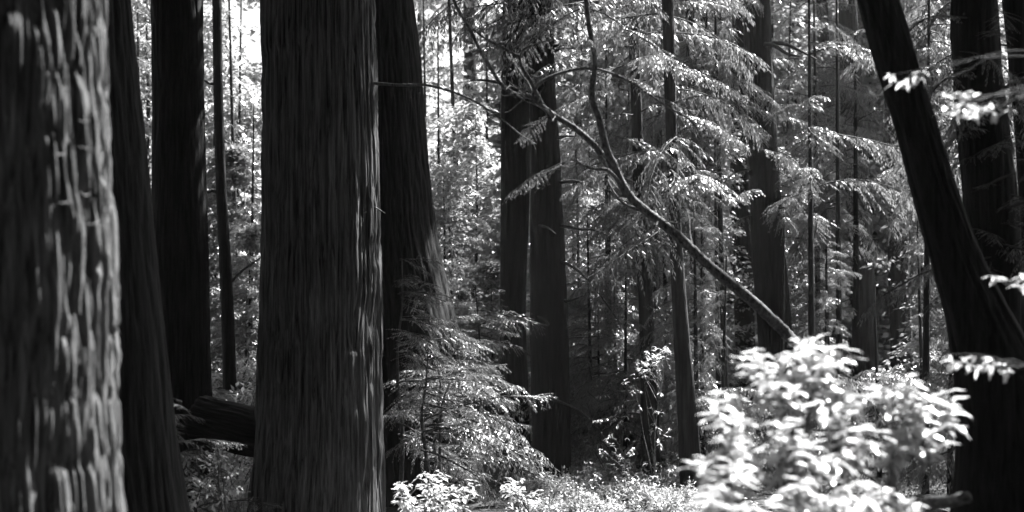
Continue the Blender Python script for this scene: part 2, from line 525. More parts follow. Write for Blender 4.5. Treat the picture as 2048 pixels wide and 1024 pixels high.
redwood('dark redwood with flaring base just right of the pale shaggy trunk', [(0, 30, 262), (256, 22, 286), (512, 15, 304), (640, 12, 319), (768, 8, 333), (900, 2, 349), (1024, -10, 370)],
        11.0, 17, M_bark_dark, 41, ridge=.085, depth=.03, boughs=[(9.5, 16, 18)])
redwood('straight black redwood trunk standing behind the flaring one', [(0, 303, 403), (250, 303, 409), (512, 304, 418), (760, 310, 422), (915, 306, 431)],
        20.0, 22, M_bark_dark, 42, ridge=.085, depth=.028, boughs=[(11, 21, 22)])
t3, _ = redwood('thin dark young redwood between two wide trunks on the left', [(0, 424, 443), (200, 427, 446), (380, 431, 452), (512, 437, 462), (650, 443, 469), (755, 446, 473)],
        28.0, 20, M_bark_dark, 43, ridge=.06, depth=.012, dz=.08, boughs=[(10.6, 19, 22)])
add_branch(t3, [at(432, 384, 28), at(424, 381, 28), at(416, 384, 27.8), at(412, 380, 27.6)], [.03, .035, .028, .015], 6)
add_branch(t3, [at(428, 168, 28), at(418, 166, 28), at(408, 160, 27.8)], [.03, .03, .012], 6)
add_branch(t3, [at(462, 565, 28), at(480, 545, 28), at(500, 530, 28), at(524, 513, 28.3)], [.03, .022, .02, .018], 6)

# ---- the main tree
t4, ax4 = redwood('largest redwood in sharp focus, wide furrowed grey trunk with one thin bare branch', [(0, 527, 750), (256, 530, 753), (512, 525, 760), (640, 521, 763), (768, 517, 766), (900, 510, 768), (1024, 500, 770)],
        16.0, 20, M_bark, 51, ridge=.075, depth=.08, dz=.03, dth=460, stretch=22, lumps=.018, fibre=1, boughs=[(9, 19, 34)], bs=(.9, 1.5))
add_branch(t4, [at(745, 166, 15.9), at(800, 170, 15.4), at(850, 170, 15), at(900, 182, 14.7), (at(950, 203, 14.4)), at(1000, 236, 14.2), at(1040, 268, 14.1), at(1073, 288, 14)],
           [.018, .016, .014, .013, .011, .009, .007, .004], 7, mat=M_branch)
add_branch(t4, [at(1062, 280, 14), at(1068, 290, 14), at(1072, 300, 14)], [.006, .004, .002], 5, mat=M_branch)
add_branch(t4, [at(752, 415, 15.7), at(760, 420, 15.5), at(771, 427, 15.3)], [.008, .007, .003], 5, mat=M_branch)

# ---- leaning tree behind the main trunk
t5, ax5 = redwood('dark redwood leaning out from behind the largest trunk, spiral grain', [(0, 640, 829), (100, 645, 842), (256, 650, 851), (380, 658, 863), (512, 668, 881), (600, 675, 905), (700, 680, 930), (850, 690, 955), (1000, 700, 985)],
        21.0, 22, M_bark_dark, 61, ridge=.10, depth=.04, boughs=[(10.5, 21, 26)], bs=(.9, 1.4))
for (py, dx) in [(290, 0), (310, -22), (325, 12)]:
    add_bough(t5, at(770 + dx, py, 19.8), -.2 + random.uniform(-.3, .3), .42, FINE, .1)
add_bough(t5, at(765, 130, 19.8), -.1, .35, FINE, .1)

# ---- the pair in the middle
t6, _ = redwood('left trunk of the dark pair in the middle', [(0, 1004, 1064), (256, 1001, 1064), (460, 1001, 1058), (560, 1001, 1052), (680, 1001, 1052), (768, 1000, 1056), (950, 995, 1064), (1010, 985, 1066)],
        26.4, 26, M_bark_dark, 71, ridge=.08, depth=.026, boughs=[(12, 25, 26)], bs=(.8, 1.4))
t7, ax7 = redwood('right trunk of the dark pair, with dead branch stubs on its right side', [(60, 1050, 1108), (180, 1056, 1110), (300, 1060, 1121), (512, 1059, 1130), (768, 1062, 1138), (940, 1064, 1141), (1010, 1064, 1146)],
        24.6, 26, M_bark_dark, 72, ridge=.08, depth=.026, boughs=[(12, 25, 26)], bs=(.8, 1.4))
for i, pp in enumerate([[(1105, 104), (1125, 97), (1150, 96)], [(1108, 92), (1120, 90), (1138, 92)], [(1115, 276), (1135, 272), (1152, 273)],
           [(1120, 365), (1150, 362), (1175, 370), (1200, 382)], [(1122, 452), (1160, 458), (1185, 460), (1212, 466)], [(1130, 602), (1145, 600), (1165, 592)],
           [(1085, 790), (1120, 803), (1160, 822), (1195, 856), (1222, 905)], [(1120, 520), (1160, 545), (1200, 590), (1235, 640)], [(1075, 450), (1095, 455), (1112, 468)],
           [(1105, 660), (1090, 640), (1075, 632)], [(1000, 165), (960, 160), (935, 163)]]):
    n = len(pp)
    add_branch(t6 if i == 10 else t7, [at(x, y, 24.4 - .25 * k) for k, (x, y) in enumerate(pp)], [.03 * (1 - .75 * k / (n - 1)) for k in range(n)], 6, seed=i)
for (px, py, az, s) in [(1035, 385, -.6, .55), (1045, 400, -2.3, .5), (1060, 395, -1.6, .55), (1085, 330, -.8, .45), (1080, 500, -1.4, .3), (1090, 345, -1.9, .4)]:
    add_bough(t7, at(px, py, 24.0), az, s, FINE, .25)

# ---- slender trees in the middle distance: label, rows, distance, boughs
def slender(label, prof, Y, n, seed, top=None, mat=None, bs=(.5, .95), **kw):
    zt = z_of(0, Y)
    top = top or zt + 9
    return redwood(label, prof, Y, top, mat or M_bark_far, seed, ridge=.07, depth=.016, dz=.09,
                   boughs=[(z_of(kw.pop('low', 620), Y), zt + 1, n), (zt + 1, top - 1, 20)], bs=bs, azr=(-PI - .35, .35), **kw)
t8, _ = slender('slender redwood with pale upper stem, first right of the dark pair', [(100, 1258, 1280), (400, 1268, 1290), (700, 1280, 1313), (1020, 1284, 1324)], 24.8, 26, 81, low=640)
slender('slender redwood with a bushy crown left of the crossing limb', [(100, 1326, 1350), (450, 1338, 1363), (650, 1345, 1377), (800, 1354, 1393), (1024, 1360, 1412)], 23.0, 30, 82, low=600)
slender('thin pole of a redwood close against its thicker neighbour', [(100, 1372, 1388), (560, 1381, 1401), (800, 1390, 1410), (1010, 1396, 1422)], 27.5, 26, 83, low=560)
slender('slim grey redwood seen above the left end of the bright bush', [(100, 1398, 1420), (560, 1411, 1441), (800, 1424, 1446), (960, 1424, 1450)], 36, 34, 84, low=640)
slender('furrowed redwood left of the thick tree that the crossing limb ends at', [(0, 1466, 1500), (256, 1459, 1498), (512, 1465, 1505), (780, 1473, 1512), (940, 1475, 1520)], 33, 26, 85, low=420, mat=M_bark_dark)
t13, _ = redwood('thick dark redwood where the crossing limb meets the bright bush', [(0, 1487, 1541), (130, 1487, 1545), (300, 1497, 1556), (512, 1503, 1570), (600, 1511, 1578), (700, 1518, 1585), (820, 1528, 1592), (960, 1530, 1600)],
        29, 26, M_bark_dark, 86, ridge=.085, depth=.028, boughs=[(5.0, 8.0, 14), (11, 25, 26)], bs=(.45, .9))
for i, pp in enumerate([[(1530, 90), (1560, 86), (1590, 96), (1635, 120)], [(1530, 88), (1550, 92), (1575, 108), (1600, 112)]]):
    add_branch(t13, [at(x, y, 28.4 - .2 * k) for k, (x, y) in enumerate(pp)], [.05, .04, .03, .012], 6, seed=i)
slender('far redwood pair member with sunlit left edge behind the thick tree', [(0, 1577, 1602), (300, 1580, 1610), (600, 1586, 1616), (800, 1590, 1622)], 46, 20, 87, low=560)
slender('far slim redwood a little right of the sunlit edged one', [(0, 1606, 1622), (300, 1614, 1632), (600, 1625, 1645), (760, 1628, 1650)], 50, 20, 88, low=600)
slender('grey far redwood with leafy foot left of the black pole', [(0, 1632, 1656), (512, 1644, 1672), (760, 1648, 1680)], 43, 26, 89, low=620)
t16, ax16 = redwood('narrow young conifer with a thin black stem on the right', [(90, 1708, 1712), (300, 1707, 1715), (512, 1706, 1718), (760, 1704, 1722), (820, 1703, 1723)],
        30, z_of(60, 30), M_bark_dark, 90, ridge=.05, depth=.008, dth=16, dz=.1, boughs=[(z_of(620, 30), z_of(70, 30), 44)], bs=(.28, .62), meshes=BOUGH)
slender('wide grey redwood behind the black pole of the young conifer', [(0, 1676, 1712), (300, 1684, 1735), (512, 1703, 1748), (740, 1706, 1758), (780, 1700, 1762)], 40, 16, 91, low=300)
slender('redwood midway between the black pole and the big leaning trunk', [(0, 1760, 1790), (300, 1774, 1811), (512, 1776, 1817), (700, 1782, 1824), (780, 1780, 1830)], 36, 20, 92, low=360)
slender('pale far redwood in the gap left of the dark pair', [(300, 930, 960), (520, 938, 968), (720, 940, 972), (780, 938, 975)], 52, 20, 93, low=500)
slender('thin bent far stem in the gap left of the dark pair', [(300, 905, 913), (560, 918, 927), (640, 914, 925), (760, 922, 938)], 38, 18, 94, low=520)

for (px, py, az, s) in [(1262, 20, 3.3, 1.05), (1262, 55, 2.9, .95), (1262, 95, 3.6, .8), (1262, 130, 2.7, .7), (1262, 10, 3.9, 1.1), (1262, -30, 3.2, 1.15), (1262, -50, 3.6, 1.0), (1262, 180, 3.5, .55),
                        (1275, 30, -.2, .8), (1275, 70, -.6, .9), (1275, 120, .1, .7), (1262, -20, -.9, 1.0), (1270, 160, -.4, .7), (1262, 230, 3.7, .5), (1270, 0, -1.5, .8), (1270, 70, -1.8, .7)]:
    add_bough(t8, at(px, py, 24.6), az, s, BOUGH, .1, random.uniform(-.3, .3), check=False)
for (px, py, az, s) in [(1060, 20, -.6, .7), (1060, 0, -2.2, .7), (1060, -20, -1.4, .8), (1030, 10, -2.6, .6), (1080, -30, -.3, .9), (1020, -20, 3.0, .8)]:
    add_bough(t7, at(px, py, 24.2), az, s, BOUGH, .1, random.uniform(-.3, .3), check=False)

# ---- the right-hand near trees
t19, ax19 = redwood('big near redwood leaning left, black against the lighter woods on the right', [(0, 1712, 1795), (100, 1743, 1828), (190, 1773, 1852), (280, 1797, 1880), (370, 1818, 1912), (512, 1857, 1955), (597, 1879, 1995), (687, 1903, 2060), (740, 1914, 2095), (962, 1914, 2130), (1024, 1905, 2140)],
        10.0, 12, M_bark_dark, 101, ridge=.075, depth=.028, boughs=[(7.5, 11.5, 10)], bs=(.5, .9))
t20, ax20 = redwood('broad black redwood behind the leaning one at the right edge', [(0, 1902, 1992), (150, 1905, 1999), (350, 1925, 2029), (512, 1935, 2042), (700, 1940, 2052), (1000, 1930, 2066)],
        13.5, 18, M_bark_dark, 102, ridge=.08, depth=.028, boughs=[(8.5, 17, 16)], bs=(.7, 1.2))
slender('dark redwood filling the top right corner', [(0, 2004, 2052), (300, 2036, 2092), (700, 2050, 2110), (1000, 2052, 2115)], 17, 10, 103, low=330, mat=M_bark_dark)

# ------------------------------------------------------------------ the crooked limb crossing the picture (a bent bare sapling)
Yl = 12.0
root = at(1700, 860, 11.2); root.z = ground(root.x, root.y)
limb = tag(empty('leaning_sapling', root), 'crooked bare sapling leaning up and left across the picture, sunlit on top', 'tree')
def lp(L, y0=Yl, y1=Yl):
    return [at(a, b, y0 + (y1 - y0) * i / max(1, len(L) - 1)) for i, (a, b) in enumerate(L)]
main = [(1585, 680), (1545, 640), (1500, 598), (1460, 566), (1420, 533), (1385, 500), (1350, 467), (1318, 442), (1290, 420), (1255, 388), (1232, 350), (1208, 320), (1190, 292), (1150, 257), (1110, 232), (1075, 205), (1058, 192), (1035, 190), (1010, 176), (990, 150), (960, 100), (938, 55), (918, 22), (900, -20), (880, -90)]
r0 = [26, 25, 25, 24, 23.5, 23, 22.5, 22, 20, 18, 16, 14.5, 14, 13.5, 13, 12, 11.5, 10.5, 9.5, 9, 8.5, 8, 7.5, 7, 5]
px2m = Yl / F
g1 = tube_geo([root, at(1660, 770, 11.5)] + lp(main), [26 * px2m / 2, 24 * px2m / 2] + [r * px2m / 2 * .86 for r in r0], 14, 12, .09, 1)
link('stem', tubes_mesh('stem', [g1], M_branch, tuple(root)), limb)
def limb_branch(L, r, y0=Yl, y1=Yl, seed=1):
    n = len(L)
    rr = [px2m / 2 * (r[0] + (r[1] - r[0]) * i / (n - 1)) for i in range(n)]
    link('branch', tubes_mesh('branch', [tube_geo(lp(L, y0, y1), rr, 8, 5, .08, seed)], M_branch, tuple(root)), limb)
limb_branch([(1262, 395), (1243, 365), (1228, 330), (1214, 300), (1205, 265), (1196, 230), (1186, 205), (1184, 175), (1190, 130), (1186, 90), (1178, 50), (1173, 10), (1166, -60)], (17, 8), Yl, Yl - .2, 2)
limb_branch([(1066, 196), (1072, 175), (1085, 162), (1110, 150), (1145, 140), (1185, 137), (1225, 147), (1262, 165), (1300, 190), (1335, 214), (1380, 240), (1410, 285)], (8, 3), Yl, Yl - .3, 3)
limb_branch([(1328, 212), (1350, 205), (1380, 195), (1420, 190)], (5, 2), Yl - .2, Yl - .2, 4)
limb_branch([(1083, 208), (1070, 180), (1060, 160), (1046, 138), (1038, 112)], (9, 6), Yl, Yl - .1, 5)
limb_branch([(1040, 112), (1020, 104), (998, 92), (975, 80), (945, 58)], (6, 4), Yl - .1, Yl, 6)
limb_branch([(1040, 115), (1048, 98), (1070, 88), (1100, 80), (1130, 78)], (5, 2), Yl - .1, Yl - .3, 7)
limb_branch([(1018, 106), (1030, 95), (1042, 88), (1060, 72), (1090, 60)], (4, 2), Yl, Yl - .2, 8)
limb_branch([(1066, 196), (1058, 170), (1044, 150), (1030, 128)], (6, 3), Yl, Yl + .2, 9)
limb_branch([(1250, 380), (1235, 360), (1215, 340), (1190, 338), (1165, 330), (1142, 318)], (9, 3), Yl, Yl - .3, 10)
limb_branch([(1290, 420), (1265, 415), (1245, 405), (1228, 385), (1215, 360)], (8, 3), Yl, Yl + .2, 11)
limb_branch([(1386, 500), (1380, 470), (1378, 440), (1372, 415)], (6, 2), Yl, Yl + .3, 12)
limb_branch([(1062, 150), (1075, 155), (1090, 148), (1112, 128), (1140, 130)], (4, 1.5), Yl, Yl - .2, 13)
rl = random.Random(9)
for k in range(22):
    i = rl.randint(1, 20)
    x, y = main[i]
    dx, dy = rl.uniform(-16, 16), rl.uniform(-22, 12)
    limb_branch([(x, y), (x + dx * .6, y + dy * .5), (x + dx, y + dy)], (6, 3), Yl, Yl + rl.uniform(-.15, .1), 70 + k)
for k in range(40):
    i = rl.randint(5, 21)
    x, y = main[i]
    dx, dy = rl.uniform(-50, 50), rl.uniform(-45, 40)
    limb_branch([(x, y), (x + dx * .4 + rl.uniform(-8, 8), y + dy * .4), (x + dx, y + dy), (x + dx * 1.3, y + dy * 1.2 + rl.uniform(-8, 16))], (3, 1), Yl, Yl + rl.uniform(-.4, .4), 20 + k)
# leafy sprays growing on its twigs
for (px, py, az, s) in [(985, 105, -2.6, .26), (1000, 110, -.3, .2), (1100, 55, -.4, .35),
                        (1145, 318, 2.8, .42), (1150, 320, -2.4, .4), (1215, 345, -2.8, .3), (1230, 150, -.8, .35), (1300, 190, -.4, .4), (1380, 240, 0.2, .35), (1415, 190, .1, .3),
                        (1142, 128, .2, .32), (1165, 20, 2.6, .5), (1180, 20, .3, .5), (950, 60, 2.9, .3), (1110, 232, 2.6, .25), (1260, 430, -2.2, .28), (1245, 435, -1.2, .22),
                        (1372, 415, 1.0, .25), (1250, 60, .2, .4), (1230, 270, -.5, .4)]:
    add_bough(limb, at(px, py, Yl + random.uniform(-.3, .3)), az, s * 1.15, FINE, .35, random.uniform(-.4, .4), check=False)

# ------------------------------------------------------------------ redwood saplings beside the main trunk (understorey)
def sapling(label, px, Y, z0, z1, tiers, spread, seed, mesh=FINE, azr=(-1.4, 1.0)):
    rnd = random.Random(seed)
    x = (px - 1024) / F * Y
    gz = ground(x, Y)
    t = tag(empty('redwood_sapling', (x, Y, gz)), label, 'sapling')
    pts = [Vector((x, Y, gz - .05))]
    for k in range(1, 7):
        pts.append(Vector((x + .04 * math.sin(k * 1.7 + seed), Y + .03 * math.cos(k * 2.1), gz + (z1 - gz) * k / 6)))
    link('stem', tubes_mesh('stem', [tube_geo(pts, [.035 * (1.1 - k / 6.5) for k in range(7)], 8, 4, .05, seed)], M_twig, (x, Y, gz)), t)
    for i in range(tiers):
        f = (i + rnd.random() * .7) / tiers
        z = z0 + (z1 - z0) * f
        for q in range(rnd.choice([1, 2, 3, 3, 4])):
            az = rnd.uniform(*azr)
            s = spread * (.42 + .62 * math.sin(PI * min(1, f * .75 + .22)) ** 1.5) * rnd.uniform(.35, 1.3)
            add_bough(t, Vector((x, Y, z + rnd.uniform(-.05, .05))), az, s, mesh, rnd.uniform(-.3, .35), rnd.uniform(-.5, .5), check=False)
    return t
sapling('tiered redwood sapling with sunlit tips, tallest beside the largest trunk', 800, 18.3, 1.1, 3.55, 15, .8, 5)
sapling('small redwood sapling in front of the tallest one, fine bright sprays', 875, 17.6, .45, 2.25, 11, .5, 6, azr=(-2.6, .9))
sapling('drooping redwood sapling between leaning trunk and dark pair', 905, 20.0, 1.0, 2.9, 12, .62, 8, azr=(-3.0, 1.5))
sapling('wispy sapling reaching a few lit sprays in front of the dark pair', 955, 23.2, 2.4, 3.6, 8, .62, 7, azr=(-.9, .3))
sapling('bright ragged sapling whose longest sprays reach the dark pair', 850, 17.0, .9, 2.3, 10, .95, 17, azr=(-1.0, .25))
sapling('dim little sapling at the foot of the flaring trunk on the left', 330, 13.5, .9, 1.75, 7, .42, 12, azr=(-1.2, .8))
sapling('dim ragged sapling before the fallen log on the left', 395, 15.0, .3, 1.1, 7, .5, 13, azr=(-2.6, .4))

sp = tag(empty('redwood_sapling', (at(880, 900, 17.2).x, 17.2, ground(-.9, 17.2))), 'low leaning sapling whose white lit fans point right at the dark pair', 'sapling')
link('stem', tubes_mesh('stem', [tube_geo([Vector(sp.location) - Vector((0, 0, .05)), at(880, 860, 17.2), at(890, 790, 17.2), at(915, 740, 17.2)], [.022, .018, .012, .004], 8, 4, .05, 3)], M_twig, tuple(sp.location)), sp)
for (px, py, az, s_) in [(905, 765, -.1, .62), (900, 780, -.35, .6), (912, 750, .1, .55), (895, 790, .05, .55), (890, 800, -.6, .5), (905, 770, -.8, .45), (890, 820, -.2, .5), (885, 850, -.4, .5), (885, 870, .1, .45), (895, 790, -2.2, .45), (890, 820, -2.7, .5), (910, 750, 2.9, .35), (885, 860, -2.9, .5)]:
    add_bough(sp, at(px, py, 17.2), az, s_, FINE, random.uniform(-.1, .25), random.uniform(-.35, .35), check=False)
for (px, py, Y_, az, s_) in [(1500, 250, 28.5, -1.6, .45), (1520, 300, 28.5, -1.0, .5), (1540, 340, 28.5, -.8, .5), (1510, 380, 28.4, -1.9, .5), (1530, 420, 28.4, -1.3, .45), (1555, 370, 28.6, -.2, .5), (1555, 300, 28.6, .1, .5), (1550, 410, 28.6, -.4, .5), (1500, 340, 28.5, -2.4, .5), (1500, 430, 28.5, -2.6, .4), (1510, 200, 28.5, -1.2, .4), (1550, 230, 28.5, -.3, .45)]:
    add_bough(t13, at(px, py, Y_), az, s_, BOUGH, random.uniform(.1, .4), random.uniform(-.3, .3), check=False)
rk = random.Random(64)
for k in range(34):
    z_ = rk.uniform(z_of(560, 13.2), z_of(0, 13.2)); c_, r_ = ax20(z_)
    add_bough(t20, Vector((c_ + rk.uniform(-r_, r_), 13.5 - r_ * .7, z_)), rk.uniform(-PI, 0), rk.uniform(.22, .5), FINE + BOUGH[:2], rk.uniform(0, .4), rk.uniform(-.3, .3), check=False)

# ------------------------------------------------------------------ broadleaf shrubs
def leaf_mesh(seed, n=6):
    """a folded, slightly curled oval leaf, 1 long along X"""
    V, Q = [], []
    rnd = random.Random(seed)
    c = rnd.uniform(.08, .25)
    for i in range(n + 1):
        t = i / n
        w = .165 * math.sin(PI * min(1, t * .96 + .02)) ** .75 * (1.15 - .3 * t)
        z = -c * t * t + .03 * math.sin(t * 9 + seed)
        V += [(t, -w, z + .05 * w / .19), (t, 0, z), (t, w, z + .05 * w / .19)]
    for i in range(n):
        a = i * 3
        Q += [(a, a + 1, a + 4, a + 3), (a + 1, a + 2, a + 5, a + 4)]
    return V, Q
LEAFV = [leaf_mesh(s, 5) for s in range(6)]
LEAFM = [mesh_np('leaf', v, q, mats=[M_broad], smooth=True) for v, q in LEAFV]

def shrub(name, label, base, shoots, leaf_len, seed, n_obj=300, leaves=7, own_hubs=None):
    """shoots: list of tip points (world) with (tip, spread). Each tip carries a whorl of leaves; woody stems reach it from the base."""
    rnd = random.Random(seed)
    base = Vector(base)
    t = tag(empty(name, base), label, 'shrub')
    stems, allv = [], []
    hubs = []
    for k in range(max(3, len(shoots) // 14)):
        s = shoots[rnd.randrange(len(shoots))]
        m = base.lerp(s, .55) + Vector((rnd.uniform(-.08, .08), rnd.uniform(-.08, .08), rnd.uniform(.0, .1)))
        hubs.append((m, s))
        stems.append(tube_geo([base + Vector((rnd.uniform(-.05, .05), rnd.uniform(-.05, .05), -.03)), base.lerp(m, .5) + Vector((rnd.uniform(-.05, .05), 0, .05)), m, s], [.012, .01, .008, .003], 6, 4, .05, k))
    if own_hubs:
        stems = []
        hubs = [(h, h + Vector((-.02, 0, 0))) for h in own_hubs]
        for h in own_hubs:
            stems.append(tube_geo([base, Vector((base.x + .02, base.y, h.z - .4)), h], [.012, .007, .003], 6, 5, .05, 2))
    items = []
    for s in shoots:
        m = min(hubs, key=lambda h: (h[0].lerp(h[1], .5) - s).length)
        a = m[0].lerp(m[1], rnd.uniform(.2, .8))
        d0 = (s - a); 
        stems.append(tube_geo([a, a.lerp(s, .35) + Vector((rnd.uniform(-.03, .03), rnd.uniform(-.03, .03), rnd.uniform(-.01, .09) * (s - a).length + .02)), a.lerp(s, .7) + Vector((0, rnd.uniform(-.04, .04), rnd.uniform(-.08, .08) * (s - a).length)), s], [.005, .004, .003, .0015], 4, 3, .0, 1))
        dirv = d0.normalized() if d0.length > .01 else Vector((0, 0, 1))
        n = rnd.randint(leaves - 2, leaves + 2)
        for i in range(n):
            back = rnd.random() ** 1.3 * min(.16, d0.length * .6)
            p = s - dirv * back
            az = i * 2.4 + rnd.uniform(-.4, .4)
            el = rnd.uniform(-.95, .25)
            d = Vector((math.cos(az) * math.cos(el), math.sin(az) * math.cos(el), math.sin(el))) + dirv * .45
            up = Vector((rnd.uniform(-.35, .35), rnd.uniform(-.35, .35), 1))
            X = d.normalized(); Yv = up.cross(X).normalized(); Z = X.cross(Yv)
            mat = Matrix((X, Yv, Z)).transposed().to_4x4()
            mat.translation = p
            sc = leaf_len * rnd.uniform(.6, 1.15)
            items.append((mat @ Matrix.Diagonal((sc, sc * rnd.uniform(.85, 1.2), sc, 1)), p.y))
    items.sort(key=lambda q: q[1] + rnd.uniform(-.2, .2))
    inv = Matrix.Translation(-base)
    for m, _ in items[:n_obj]:
        o = bpy.data.objects.new('leaf', rnd.choice(LEAFM))
        o.parent = t
        o.matrix_local = inv @ m
        COL.objects.link(o)
    rest = items[n_obj:]
    if rest:
        V, Q, off = [], [], 0
        for m, _ in rest:
            v, q = rnd.choice(LEAFV)
            mm = np.array(inv @ m)
            vv = np.c_[np.array(v), np.ones(len(v))] @ mm.T
            V.append(vv[:, :3]); Q.append(np.array(q) + off); off += len(v)
        o = link('foliage', mesh_np('foliage', np.concatenate(V), np.concatenate(Q), mats=[M_broad], smooth=True), t)
        o['kind'] = 'stuff'
    link('stems', tubes_mesh('stems', stems, M_bark_dark if own_hubs else M_branch, tuple(base)), t)
    return t

rs = random.Random(77)
def in_poly(x, y, poly):
    c = False
    n = len(poly)
    for i in range(n):
        x1, y1 = poly[i]; x2, y2 = poly[(i + 1) % n]
        if (y1 > y) != (y2 > y) and x < (x2 - x1) * (y - y1) / (y2 - y1) + x1: c = not c
    return c
def fill(poly, n, Y0, Y1, holes=(), tilt=0.0):
    xs_ = [p[0] for p in poly]; ys_ = [p[1] for p in poly]
    out = []
    while len(out) < n:
        x = rs.uniform(min(xs_), max(xs_)); y = rs.uniform(min(ys_), max(ys_))
        if in_poly(x, y, poly) and not any(((x - hx) / hr) ** 2 + ((y - hyy) / hv) ** 2 < 1 for hx, hyy, hr, hv in holes):
            out.append(at(x, y, rs.uniform(Y0, Y1) - tilt * (y - 700) / 400))
    return out
# the bright bush lower right: two shrubs, left and right of the dark hollow
holes = [(1775, 818, 55, 34), (1600, 815, 32, 20), (1500, 860, 22, 16), (1775, 935, 70, 35), (1655, 945, 30, 16)]
bx = at(1600, 1024, 6.2)
shrub('broadleaf_shrub', 'blazing white sunlit broadleaf bush at lower right, below the crossing limb', (bx.x, 6.3, ground(bx.x, 6.3)),
      fill([(1500, 790), (1580, 770), (1620, 690), (1665, 700), (1660, 770), (1760, 800), (1740, 1000), (1640, 1090), (1400, 1090), (1410, 960), (1440, 880)], 92, 6.15, 6.4, holes, 1.0)
      + [at(x_, y_, 6.25 - (y_ - 700) / 400 + .06 * (k_ % 5)) for k_, (x_, y_) in enumerate([(1395, 930), (1412, 918), (1432, 905), (1455, 900), (1418, 795), (1432, 810), (1450, 830), (1470, 845), (1440, 780), (1488, 712), (1500, 725), (1520, 740), (1505, 700), (1540, 735), (1560, 712), (1585, 700), (1610, 690),
         (1600, 675), (1632, 668), (1655, 672), (1680, 690), (1690, 715), (1655, 700), (1630, 710), (1450, 985), (1440, 1010), (1425, 1000), (1470, 960), (1535, 790), (1510, 800), (1545, 765), (1620, 735), (1600, 745), (1640, 745)])],
      .098, 3, 300, 10)
bx = at(1800, 1024, 6.6)
shrub('broadleaf_shrub', 'bright blurred bush in front of the black leaning trunk base, with dark hollows', (bx.x, 6.7, ground(bx.x, 6.7)),
      fill([(1760, 765), (1830, 745), (1900, 775), (1930, 860), (1900, 890), (1840, 860), (1790, 870), (1830, 960), (1760, 985), (1850, 1010), (1830, 1060), (1700, 1080), (1700, 1000), (1755, 880)], 60, 6.5, 6.7, holes, .9),
      .092, 4, 300, 9)
shrub('broadleaf_shrub', 'sparse shrub whose leaf sprigs hang before the big leaning trunk', (at(2190, 900, 6.9).x, 6.9, ground(2.8, 6.9)),
      fill([(1850, 185), (1890, 180), (1975, 225), (1960, 250), (1880, 215)], 12, 6.6, 7.0) + fill([(1752, 150), (1830, 140), (1820, 175), (1770, 172)], 4, 6.9, 7.1) + fill([(1960, 550), (2040, 548), (2030, 580), (1990, 578)], 5, 6.7, 7) + fill([(1880, 700), (1975, 712), (1975, 735), (1890, 730)], 9, 6.6, 7),
      .066, 6, 200, 6, own_hubs=[at(2130, 190, 6.8), at(2120, 120, 6.9), at(2130, 600, 6.8), at(2110, 760, 6.8)])
# the two small ones at the bottom centre
b2 = at(870, 1024, 13.0)
shrub('broadleaf_shrub', 'small white lit shrub at bottom edge right of the largest trunk', (b2.x, 13.0, ground(b2.x, 13)),
      fill([(785, 965), (840, 945), (880, 935), (920, 970), (965, 950), (975, 975), (930, 990), (940, 1040), (800, 1045)], 70, 12.6, 13.4), .085, 8, 300, 7)
b3 = at(1045, 1024, 15.0)
shrub('broadleaf_shrub', 'small half lit shrub at the foot of the dark pair', (b3.x, 15.0, ground(b3.x, 15)),
      fill([(1000, 960), (1040, 938), (1085, 965), (1090, 1000), (1070, 1040), (1010, 1040)], 40, 14.7, 15.3), .085, 9, 250, 7)
b4 = at(1310, 720, 22.0)
shrub('broadleaf_shrub', 'tall loose shrub, lit at its top, in front of the slender redwoods', (b4.x, 22.0, ground(b4.x, 22)),
      fill([(1270, 700), (1340, 683), (1335, 715), (1250, 760)], 26, 21.6, 22.4) + fill([(1200, 760), (1330, 740), (1360, 960), (1170, 960)], 46, 21.6, 22.6), .075, 10, 220, 7)
b5 = at(440, 900, 13.0)
shrub('broadleaf_shrub', 'dim low shrub in the dark corner by the fallen log', (b5.x, 13.0, ground(b5.x, 13)),
      fill([(430, 885), (470, 895), (500, 940), (490, 1030), (380, 1030), (380, 960)], 26, 12.8, 13.6), .07, 11, 200, 6)

# ------------------------------------------------------------------ fallen log and pale log
def log_mesh(a, b, ra, rb_, mat, seed, depth=.03):
    d = b - a
    L = d.length
    n = int(L / .05) + 2
    m = int(2 * PI * ra / .02)
    th = np.linspace(0, 1, m, endpoint=False)
    s = np.linspace(0, L, n)
    TH, S = np.meshgrid(th, s)
    h = bark_height(TH, S, ra, seed, .09, 8)
    r = np.interp(s, [0, L], [ra, rb_])[:, None] + (h - .7) * depth + pnoise(TH * 4, S * 1.2, 4, seed) * ra * .07
    V = np.stack([r * np.cos(TH * 2 * PI), r * np.sin(TH * 2 * PI), S], -1).reshape(-1, 3)
    I, J = np.meshgrid(np.arange(n - 1), np.arange(m), indexing='ij'); J2 = (J + 1) % m
    Q = np.stack([I * m + J, I * m + J2, (I + 1) * m + J2, (I + 1) * m + J], -1).reshape(-1, 4)
    c0 = len(V); V = np.concatenate([V, [[0, 0, .04], [0, 0, L - .04]]])
    T = [(c0, (j + 1) % m, j) for j in range(m)] + [(c0 + 1, (n - 1) * m + j, (n - 1) * m + (j + 1) % m) for j in range(m)]
    o = link('fallen_log', mesh_np('fallen_log', V, Q, T, mats=[mat], smooth=True))
    o.location = a
    o.rotation_euler = d.to_track_quat('Z', 'Y').to_euler()
    return o
tag(log_mesh(at(405, 840, 18.5), at(560, 880, 17.9), .34, .30, M_bark_dark, 5, .05), 'dark fallen log lying between the left trunks', 'log')
tag(log_mesh(at(1800, 1022, 7.6), at(1932, 996, 7.0), .045, .03, M_branch, 6, .03), 'pale lit end of a fallen log at the foot of the leaning trunk', 'log')

